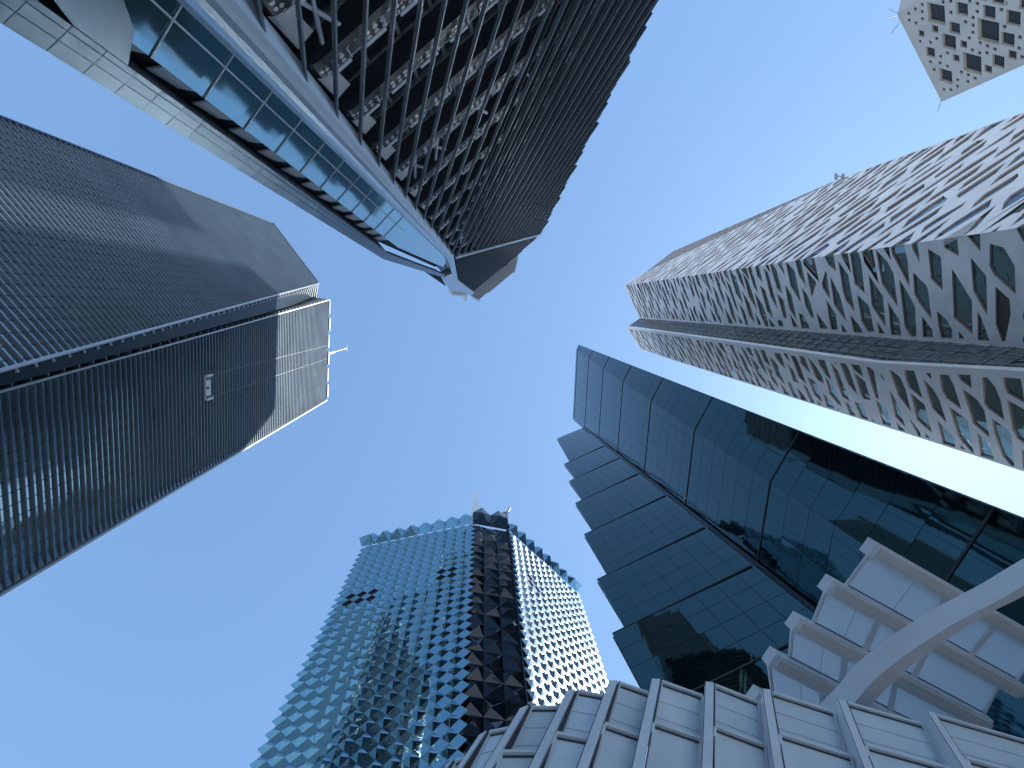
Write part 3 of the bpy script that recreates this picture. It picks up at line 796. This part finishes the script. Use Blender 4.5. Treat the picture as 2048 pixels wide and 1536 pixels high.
# ------------------------------------------------------------------ tower E : faceted diamonds
def tower_e():
    top = HE + EYE
    L, A1, A2, Rr = P(724, 1097, HE), P(944, 1051, HE), P(1016, 1064, HE), P(1151, 1186, HE)
    t = thing("faceted_tower", "mirror glass tower covered in raised diamond facets with a black folded corner, bottom centre", "tower", ((A1.x + A2.x) / 2, A1.y, 0))
    fL = vface(L, A1); fM = vface(A1, A2); fR = vface(A2, Rr)
    print("E widths", fL.w, fM.w, fR.w)
    def facets(fc, name, ncol, hh, dep, voids, u0=0., z0=0., prou=.7, gm_='glassE'):
        w = fc.w / ncol; rows = int((top - z0) / hh); z00 = top - rows * hh
        mb = MB(); vd = MB(); rnd = random.Random(2)
        for i in range(2 * ncol):
            for j in range(2 * rows):
                if (i + j) % 2: continue
                cu, cv = (i + .5) * w / 2 + u0, z00 + (j + .5) * hh / 2
                # diamonds centred on a half grid
                cu = i * w / 2 + w / 2; cv = z00 + j * hh / 2
                if cu > fc.w + .01 - (0) or cv - hh / 2 < z0: continue
                if cv + hh / 2 > top + .01: continue
                lft, rgt, tp, bt = fc.p(cu - w / 2, cv, prou), fc.p(cu + w / 2, cv, prou), fc.p(cu, cv + hh / 2, prou), fc.p(cu, cv - hh / 2, prou)
                if any(abs(cu - a) < w * .3 and abs(cv - b) < hh * .3 for a, b in voids):
                    vd = MB()
                    for p, q in ((lft, bt), (bt, rgt), (rgt, tp), (tp, lft)): vd.poly([p, q, q - fc.n * .25, p - fc.n * .25])
                    vd.poly([p - fc.n * .25 for p in (lft, bt, rgt, tp)]); vd.build("open_vent", M['void'], t); continue
                raised = (i % 2 == 0)
                if raised:
                    ap = fc.p(cu, cv + hh * .02, prou + dep)
                    for p, q in ((lft, bt), (bt, rgt), (rgt, tp), (tp, lft)): mb.poly([p, q, ap])
                else:
                    tl = rnd.gauss(0, .012); ap = fc.p(cu, cv, prou + .02 + tl)
                    for p, q in ((lft, bt), (bt, rgt), (rgt, tp), (tp, lft)): mb.poly([p, q, ap])
        mb.build(name, M[gm_], t)

        return w, z00
    nL, nR, hh = 12, 12, 2.55
    def cells(fc, ncol, pxs):
        w = fc.w / ncol; rows = int(top / hh); z00 = top - rows * hh; out = []
        for x, y in pxs:
            u, z = fc.uv(onplane(x, y, fc.n, fc.o + fc.n * .7))
            best = None
            i = round((u - w / 2) / (w / 2)); j = round((z - z00) / (hh / 2))
            if (i + j) % 2: j += 1
            out.append((i * w / 2 + w / 2, z00 + j * hh / 2))
        return out
    wL = fL.w / nL
    def block(fc, ncol, x, y, nx, ny):
        w = fc.w / ncol; rows = int(top / hh); z00 = top - rows * hh
        u, z = fc.uv(onplane(x, y, fc.n, fc.o + fc.n * .7)); i = round((u - w / 2) / (w / 2)); j = round((z - z00) / (hh / 2))
        if i % 2: i += 1
        if j % 2: j += 1
        return [((i + 2 * a) * w / 2 + w / 2, z00 + (j + 2 * b) * hh / 2) for a in range(nx) for b in range(ny)]
    vo = block(fL, nL, 688, 1210, 3, 2) + block(fL, nL, 876, 1155, 2, 2)
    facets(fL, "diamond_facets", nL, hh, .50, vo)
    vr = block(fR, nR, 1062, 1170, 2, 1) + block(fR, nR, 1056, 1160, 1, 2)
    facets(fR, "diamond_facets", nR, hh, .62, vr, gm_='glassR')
    # backing walls so nothing shows through
    # folded black corner
    mb = MB(); nc = 3; w = fM.w / nc; rh = 3.6; rows = int(top / rh); z00 = top - rows * rh
    for i in range(nc):
        for j in range(rows):
            u0, z0 = i * w, z00 + j * rh; o = .5 if j % 2 else .0
            q = [fM.p(u0, z0, .1), fM.p(u0 + w, z0, .1), fM.p(u0 + w, z0 + rh, .1), fM.p(u0, z0 + rh, .1)]
            rq = random.Random(i * 31 + j); ap = fM.p(u0 + w * rq.uniform(.28, .72), z0 + rh * rq.uniform(.2, .6), rq.uniform(.7, 1.3))
            for k in range(4): mb.poly([q[k], q[(k + 1) % 4], ap])
    mb.build("black_folded_corner", M['blackE'], t)
    # crown of folded pyramids
    def crown(fc, n, up, outd, mt, name, e0=0, e1=0, endh=1.):
        mb = MB(); w = fc.w / n
        for i in range(n):
            uA, uB = i * w - (e0 if i == 0 else 0), (i + 1) * w + (e1 if i == n - 1 else 0); uc = (i + .5) * w
            B0, B1 = fc.p(i * w, top, .6), fc.p((i + 1) * w, top, .6)
            T0, T1 = fc.p(uA, top + up * .62, .9 + (e0 * .4 if i == 0 else 0)), fc.p(uB, top + up * .62, .9 + (e1 * .4 if i == n - 1 else 0))
            C_ = fc.p(uc, top + up * .5, outd); U = fc.p(uc, top + up, 1.0)
            for tr in ((B0, B1, C_), (B0, C_, T0), (B1, T1, C_), (T0, C_, U), (U, C_, T1)): mb.poly(tr)
            b0, b1 = fc.p(uA, top + up * .62, -1), fc.p(uB, top + up * .62, -1); U2 = fc.p(uc, top + up, -1)
            mb.poly([T0, U, U2, b0]); mb.poly([U, T1, b1, U2])
        mb.build(name, mt, t)
    crown(fL, 8, 7.0, 2.3, M['glassE'], "crown_facets", 1.6, 0)
    crown(fR, 8, 6.5, 2.3, M['glassE'], "crown_facets", 0, 2.2)
    crown(fM, 2, 11.5, 2.0, M['blackE'], "black_crown_facets")
    # shell and roof
    bk = V((2, 50, 0))
    shell("rear_wall", [L + fL.n * .3 + fL.u * 1.3, A1 + fL.n * .3 - fL.u * .3, A1 - fM.n * .35, A2 - fM.n * .35, A2 + fR.n * .3 + fR.u * .3, Rr + fR.n * .3 - fR.u * 1.0, Rr + V((-3, 26, 0)), L + V((5, 30, 0))], 0, top - .05, mat("silver_mullion_wall", (.18, .25, .31), .15, .85, bump=.03, bscale=.3), t)
    # spire
    d = ray(951, 1017); dist = math.hypot(A1.x, A1.y) + 8; k = dist / math.hypot(d.x, d.y); b = CAM + d * k
    ht = dist / tanv(953.5, 984) + EYE
    sp = MB(); zb = top - 1; r1, r2 = 2.2, .6
    q0 = [V((b.x + sx * r1, b.y + sy * r1, zb)) for sx, sy in ((-1, -1), (1, -1), (1, 1), (-1, 1))]
    q1 = [V((b.x + sx * r2, b.y + sy * r2, ht)) for sx, sy in ((-1, -1), (1, -1), (1, 1), (-1, 1))]
    sp.hexa(q0 + q1); sp.build("white_spire", M['whitep'], t)
    # small davit crane
    d = ray(1012, 1028); dist = math.hypot(A2.x, A2.y) + 2; k = dist / math.hypot(d.x, d.y); b = CAM + d * k
    dc = MB(); tp = CAM + ray(1020, 1014) * (dist / math.hypot(ray(1020, 1014).x, ray(1020, 1014).y))
    dc.bar((b.x, b.y, top), b + V((0, 0, .5)), V((.5, 0, 0)), V((0, .6, 0))); dc.bar(b, tp, V((.3, 0, 0)), V((0, .4, 0))); dc.bar(b + V((-1.2, 0, .5)), b + V((.9, 0, .9)), V((0, .3, 0)), V((0, 0, .6))); dc.build("davit_crane", M['steel'], t)
tower_e()

# ------------------------------------------------------------------ tower F : beige wall with square windows
def tower_f():
    top = HF + EYE
    a, b = P(1885, 199, HF), P(1797, 27, HF)
    fc = vface(a, b); f2 = vface(b, P(1804, -2, HF))
    t = thing("beige_tower", "beige tower with scattered square windows of several sizes, top right corner", "tower", (a.x, a.y, 0))
    sc_ = lambda x, y: (1748 + x / 6.827, y / 6.827)
    wins = [(848, 190, 240), (1560, 430, 260), (1340, 870, 240), (1025, 575, 185), (1200, 125, 150), (1570, 170, 150), (1100, 385, 140), (1825, 540, 155), (1695, 840, 150), (1900, 250, 165), (770, 715, 130), (980, 1040, 180),
            (832, 397, 90), (645, 460, 85), (1222, 607, 90), (1120, 795, 90), (1888, 750, 100), (1558, 945, 95)]
    small = [(655, 65), (562, 125), (657, 160), (472, 185), (478, 277), (660, 258), (572, 315), (940, 28), (1045, 15), (1048, 170), (1305, 15), (1410, 50), (1408, 160), (1350, 240), (1248, 300), (1350, 345), (1348, 445), (1298, 520), (855, 525), (628, 565), (770, 578), (1002, 725), (908, 772), (770, 845), (820, 950), (1445, 585), (1548, 628), (1650, 672), (1340, 685), (1440, 725), (1540, 725), (1190, 985), (1285, 1025), (1380, 1070), (1140, 1090), (1280, 1115), (1137, 1178), (953, 1220), (1048, 1225), (1780, 365), (1738, 133), (1798, 42), (1990, 510), (1978, 660), (2020, 780), (900, 860), (1000, 905)]
    wins += [(x, y, 42) for x, y in small]
    wins += [(830, -40, 130), (1700, -30, 150), (2060, 60, 120), (1500, -25, 60)]
    W = fc.w; rnd = random.Random(4)
    def dv(dx, dy):                   # facade vector of a pixel step near the middle of the wall
        p, q = fc.px(1920, 90), fc.px(1920 + dx, 90 + dy); return V((q[0] - p[0], q[1] - p[1]))
    wa, wb = dv(.4, 10) / 10 / 6.827, dv(9.6, 2.5) / 9.92 / 6.827
    quads = []
    def quad(u, v, s): return [(u + wa.x * a * s / 2 + wb.x * b * s / 2, v + wa.y * a * s / 2 + wb.y * b * s / 2) for a, b in ((-1, -1), (1, -1), (1, 1), (-1, 1))]
    def fits(u, v, s): return all(.4 < x < W - .4 and 3 < y < top - .4 for x, y in quad(u, v, s)) and all(abs(u - r[0]) + abs(v - r[1]) > (s + r[2]) * .019 for r in quads)
    for x, y, s in wins:
        u, v = fc.px(*sc_(x, y))
        if all(.3 < x < W - .3 and y < top - .3 for x, y in quad(u, v, s * 1.08)): quads.append((u, v, s * 1.08))
    vmin = min(q[1] for q in quads)
    for k in range(160):
        u, v, s = rnd.uniform(1, W - 1), rnd.uniform(20, vmin + 12), rnd.choice((42, 42, 42, 90, 150, 240))
        if fits(u, v, s): quads.append((u, v, s))
    quads.sort(key=lambda q: -q[1]); quads = quads[:98]
    outer = [(0, 0), (W, 0), (W, top), (0, top)]
    loops = [[V((x, y, 0)) for x, y in outer]] + [[V((x, y, 0)) for x, y in quad(*q)] for q in quads]
    flat = [p for l in loops for p in l]
    wl = MB()
    for f in tessellate_polygon(loops): wl.poly([fc.p(flat[k].x, flat[k].y) for k in f])
    wl.build("stone_wall", M['stoneF'], t)
    for (u, v, s) in quads:
        c = quad(u, v, s); dp = .35 + s * .004; mb = MB()
        for k in range(4):
            p, q = c[k], c[(k + 1) % 4]; mb.poly([fc.p(*p), fc.p(*q), fc.p(*q, -dp), fc.p(*p, -dp)], 1)
        mb.poly([fc.p(*p, -dp) for p in c])
        nb = int(s / 24)
        for k in range(1, nb):
            f = k / nb
            for i0, i1, i2, i3, d in ((0, 1, 3, 2, .02), (0, 3, 1, 2, .09)):
                A = V(c[i0]).lerp(V(c[i1]), f); B = V(c[i2]).lerp(V(c[i3]), f); w_ = (B - A).normalized(); w_ = V((-w_.y, w_.x)) * .07
                mb.prism([fc.p(A.x - w_.x, A.y - w_.y, -dp + d), fc.p(A.x + w_.x, A.y + w_.y, -dp + d), fc.p(B.x + w_.x, B.y + w_.y, -dp + d), fc.p(B.x - w_.x, B.y - w_.y, -dp + d)], fc.n * .06, 2)
        mb.build("window", [M['winF'], M['stoneF'], M['meshF']], t)
    # roof edge trim, corner rounding and the receding wall
    tr = MB(); fc.box(tr, .2, W - .2, top - .02, top + .5, -1, .12); tr.build("roof_coping", M['stoneF'], t)
    s2 = vface(b, b + (P(1804, -2, HF) - b) * 3); w2 = MB(); s2.box(w2, .02, s2.w, 0, top + .4, -.6, 0); w2.build("side_wall", M['stoneF'], t)
    sd = (V((a.x, a.y, 0)).normalized() * 22); s3 = vface(a + sd * .0, a + V((sd.x, sd.y, 0))); w3 = MB(); s3.box(w3, .02, s3.w, 0, top + .4, -.6, 0); w3.build("side_wall", M['stoneF'], t)
    e1 = b + (P(1804, -2, HF) - b) * 3
    shell("rear_wall", [a - fc.n * 2.2, b - fc.n * 2.2, e1 + V((1, 1, 0)), e1 + V((26, 8, 0)), a + V((sd.x, sd.y, 0))], 0, top, M['stoneF'], t)
    for x, y, dx, dy in ((1885, 199, -1.2, -2.8), (1884, 199, .2, 3.4), (1797, 30, -3.6, .3), (1797, 26, -2.6, -1.8), (1800, 45, -1.6, 2.6)):
        q = P(x, y, HF); rd = MB(); rd.bar(q + V((0, 0, .2)), q + V((dx, dy, 1.2)), V((.05, .05, 0)), V((0, 0, .1))); rd.build("roof_rod", M['charcoal'], t)
tower_f()

# ------------------------------------------------------------------ front canopy wall of overlapping panels
def canopy_front():
    H = 15.
    tops = [(838, 1618), (905, 1536), (971, 1477), (1052, 1425), (1144, 1391), (1226, 1372), (1310, 1368), (1416, 1374), (1529, 1388), (1680, 1409), (1857, 1433), (2075, 1470), (2350, 1530)]
    lean = ray(1436, 763); lean /= lean.z
    p0 = [P(x, y, H) for x, y in tops]
    t = thing("panelled_canopy", "curved white canopy of overlapping framed glass panels along the bottom edge", "canopy", (p0[5].x, p0[5].y, 0))
    down = -lean
    tier = 2.15
    for i in range(len(p0) - 1):
        A, B = p0[i], p0[i + 1]; u = (B - A).normalized(); n = u.cross(lean).normalized(); n = n if n.dot(CAM - A) > 0 else -n
        ln = lean.normalized(); wd = (B - A).length
        # rib
        rb = MB(); w = .155
        rb.bar(A + u * .02 + lean * -.02, A + u * .02 + down * 13.5, u * w, n * .22); rb.bar(A + u * .02 + lean * -.04 - n * .62, A + u * .02 + down * 13.5 - n * .62, u * w * .7, n * .62); 
        rb.build("rib", M['canf'], t)
        gk = MB(); gk.bar(A + u * .23 - n * .02, A + u * .23 + down * 13.5 - n * .02, u * .018, n * .2); gk.bar(A - u * .15 + n * .222, A - u * .15 + down * 13.5 + n * .222, u * .012, n * .006); gk.build("gasket", M['seal'], t)
        # tiers of panels, each leaning out over the one below
        for k in range(5):
            zA = k * tier; zB = (k + 1) * tier
            a0, b0 = A + down * zA + u * .25, B + down * zA - u * .16
            a1, b1 = A + down * zB + u * .25, B + down * zB - u * .16
            ta, tb = (.0, .40), (-.30, .1)
            back0 = .0 if k == 0 else .12
            slope = V((0, 0, -.22))
            q = [a0 + n * (back0 + .04), b0 + n * (back0 - .42) , b1 + n * -.60, a1 + n * -.14]
            pm = MB(); pm.prism(q, n * -.06); pn = pm.build("panel", M['canq'], t)
            fm = MB(); dv = ln * -.09
            fm.bar(q[0] + n * .0, q[1] + n * .0, ln * .06, n * .10); fm.bar(q[0], q[3], u * .05, n * .07); fm.bar(q[1], q[2], u * .05, n * .07)
            fm.build("frame", M['canf'], pn)
            ft = MB(); ft.bar(lerp(q[0], q[3], .055) + n * .005, lerp(q[1], q[2], .055) + n * .005, ln * .018, n * .045); ft.build("seal_strip", M['seal'], pn)
            if k == 0 and i % 1 == 0:
                jl = MB()
                for f in (.38, .7): jl.bar(lerp(q[0], q[3], f) + n * .001, lerp(q[1], q[2], f) + n * .001, ln * .008, n * .008)
                jl.build("joint", M['steel'], pn)
canopy_front()

# ------------------------------------------------------------------ rear wing of stepped beams and panels
def canopy_rear():
    H = 22.
    ends = [(1755, 1085), (1668, 1160), (1601, 1236), (1553, 1308), (1519, 1386), (1492, 1470)]
    e = hv((1672, 1150), (1904, 1279))
    pe = [P(x, y, H) for x, y in ends]
    t = thing("stepped_glass_wing", "white wing of stepped beams and frosted panels behind the curved arch", "canopy", (pe[2].x, pe[2].y, 0))
    L = 14.
    side = V((-e.y, e.x, 0)); side = side if side.y > 0 else -side
    for i, q in enumerate(pe):
        b = MB(); b.hexa([q, q + e * L, q + e * L + side * .85, q + side * .85] + [p + V((0, 0, .62)) for p in (q, q + e * L, q + e * L + side * .85, q + side * .85)])
        bo = b.build("beam", M['canf'], t)
        c = MB(); c.hexa([p + V((0, 0, -.10)) - e * .0 for p in (q + side * .18 + e * .35, q + e * L + side * .18, q + e * L + side * .66, q + side * .66 + e * .35)] + [p + V((0, 0, -.002)) for p in (q + side * .18 + e * .35, q + e * L + side * .18, q + e * L + side * .66, q + side * .66 + e * .35)]); c.build("soffit_strip", M['canb'], bo)
        if i == len(pe) - 1: break
        r = pe[i + 1]
        z1, z2 = V((0, 0, .30)), V((0, 0, .45))
        a = q + side * .85 + e * .30 + z1; d = r + e * 1.25 + z2 + side * .0
        splits = [0, 3.6, 7.2, L - 1.4]
        if i == 0: splits = [0, 5.4, 9, L - 1.4]
        for k in range(3):
            s0, s1 = splits[k] + (.14 if k else 0), splits[k + 1] - .14
            pts = [a + e * s0, a + e * s1, d + e * s1, d + e * s0]
            pm = MB(); pm.prism(pts, V((0, 0, .06))); pn = pm.build("panel", M['canp'], t)
            pf = MB(); dn = V((0, 0, -.09)); pd = (d - a).normalized()
            for A_, B_ in ((pts[0] - e * .05, pts[3] - e * .05), (pts[1] + e * .05, pts[2] + e * .05)):
                pf = MB(); pf.bar(A_, B_, e * .09, dn); pf.build("post", M['canf'], pn)
            sg = MB(); sg.bar(pts[0] + e * .10, pts[3] + e * .10, e * .022, dn * .3); sg.bar(pts[3] - pd * .06, pts[2] - pd * .06, pd * .03, dn * .35); sg.build("seal_strip", M['seal'], pn)
            if k == 0:
                j = MB(); j.bar(lerp(pts[0], pts[1], .62), lerp(pts[3], pts[2], .62), e * .012, dn * .08); j.build("joint", M['steel'], pn)
    for k in (8.5, 12.5):
        cl = MB(); q = pe[3] + e * k + side * 1.2; cl.bar((q.x, q.y, 0), (q.x, q.y, H + EYE), V((.3, 0, 0)), V((0, .6, 0))); cl.build("column", M['canf'], t)
canopy_rear()

def arch():
    H = 17.
    near = [(1640, 1475), (1672, 1443), (1706, 1409), (1746, 1362), (1800, 1318), (1850, 1283), (1900, 1252), (1955, 1222), (2007, 1195), (2060, 1163), (2120, 1128), (2190, 1090), (2280, 1045), (2420, 990), (2600, 930)]
    far = [(1668, 1490), (1702, 1450), (1737, 1415), (1793, 1357), (1836, 1321), (1882, 1287), (1935, 1252), (1985, 1223), (2034, 1199), (2085, 1170), (2145, 1136), (2215, 1099), (2300, 1056), (2435, 1003), (2610, 945)]
    t = thing("curved_arch", "smooth curved white arch beam sweeping across the stepped glass wing", "arch", P(1746, 1362, 0) * 0 + V((P(1672, 1443, H).x, P(1672, 1443, H).y, 0)))
    # smooth the two edges by Catmull-Rom
    def cr(pts, n=6):
        out = []
        for i in range(len(pts) - 1):
            p0, p1, p2, p3 = pts[max(i - 1, 0)], pts[i], pts[i + 1], pts[min(i + 2, len(pts) - 1)]
            for k in range(n):
                s = k / n; out.append(tuple(.5 * ((2 * b) + (-a + c) * s + (2 * a - 5 * b + 4 * c - d) * s * s + (-a + 3 * b - 3 * c + d) * s ** 3) for a, b, c, d in zip(p0, p1, p2, p3)))
        return out + [pts[-1]]
    a = [P(x, y, H) for x, y in cr(near)]; b = [P(x, y, H) for x, y in cr(far)]
    h = V((0, 0, .95)); fa = MB(); un = MB(); tp = MB()
    for i in range(len(a) - 1):
        fa.poly([a[i], a[i + 1], a[i + 1] + h, a[i] + h]); fa.poly([b[i + 1], b[i], b[i] + h, b[i + 1] + h]); un.poly([a[i + 1], a[i], b[i], b[i + 1]]); tp.poly([a[i] + h, a[i + 1] + h, b[i + 1] + h, b[i] + h])
    fa.poly([a[0], b[0], b[0] + h, a[0] + h])
    fa.build("side_face", M['canf'], t, smooth=True); un.build("soffit", M['canb'], t, smooth=True); tp.build("top_face", M['canf'], t, smooth=True)
    for q in ((a[0] + b[0]) / 2, (a[-1] + b[-1]) / 2):
        leg = MB(); leg.bar((q.x, q.y, 0), (q.x, q.y, H + EYE), V((.35, 0, 0)), V((0, .6, 0))); leg.build("leg", M['canf'], t)
arch()

for o in bpy.data.objects:
    for k in ('_base', '_base2'):
        if k in o: del o[k]
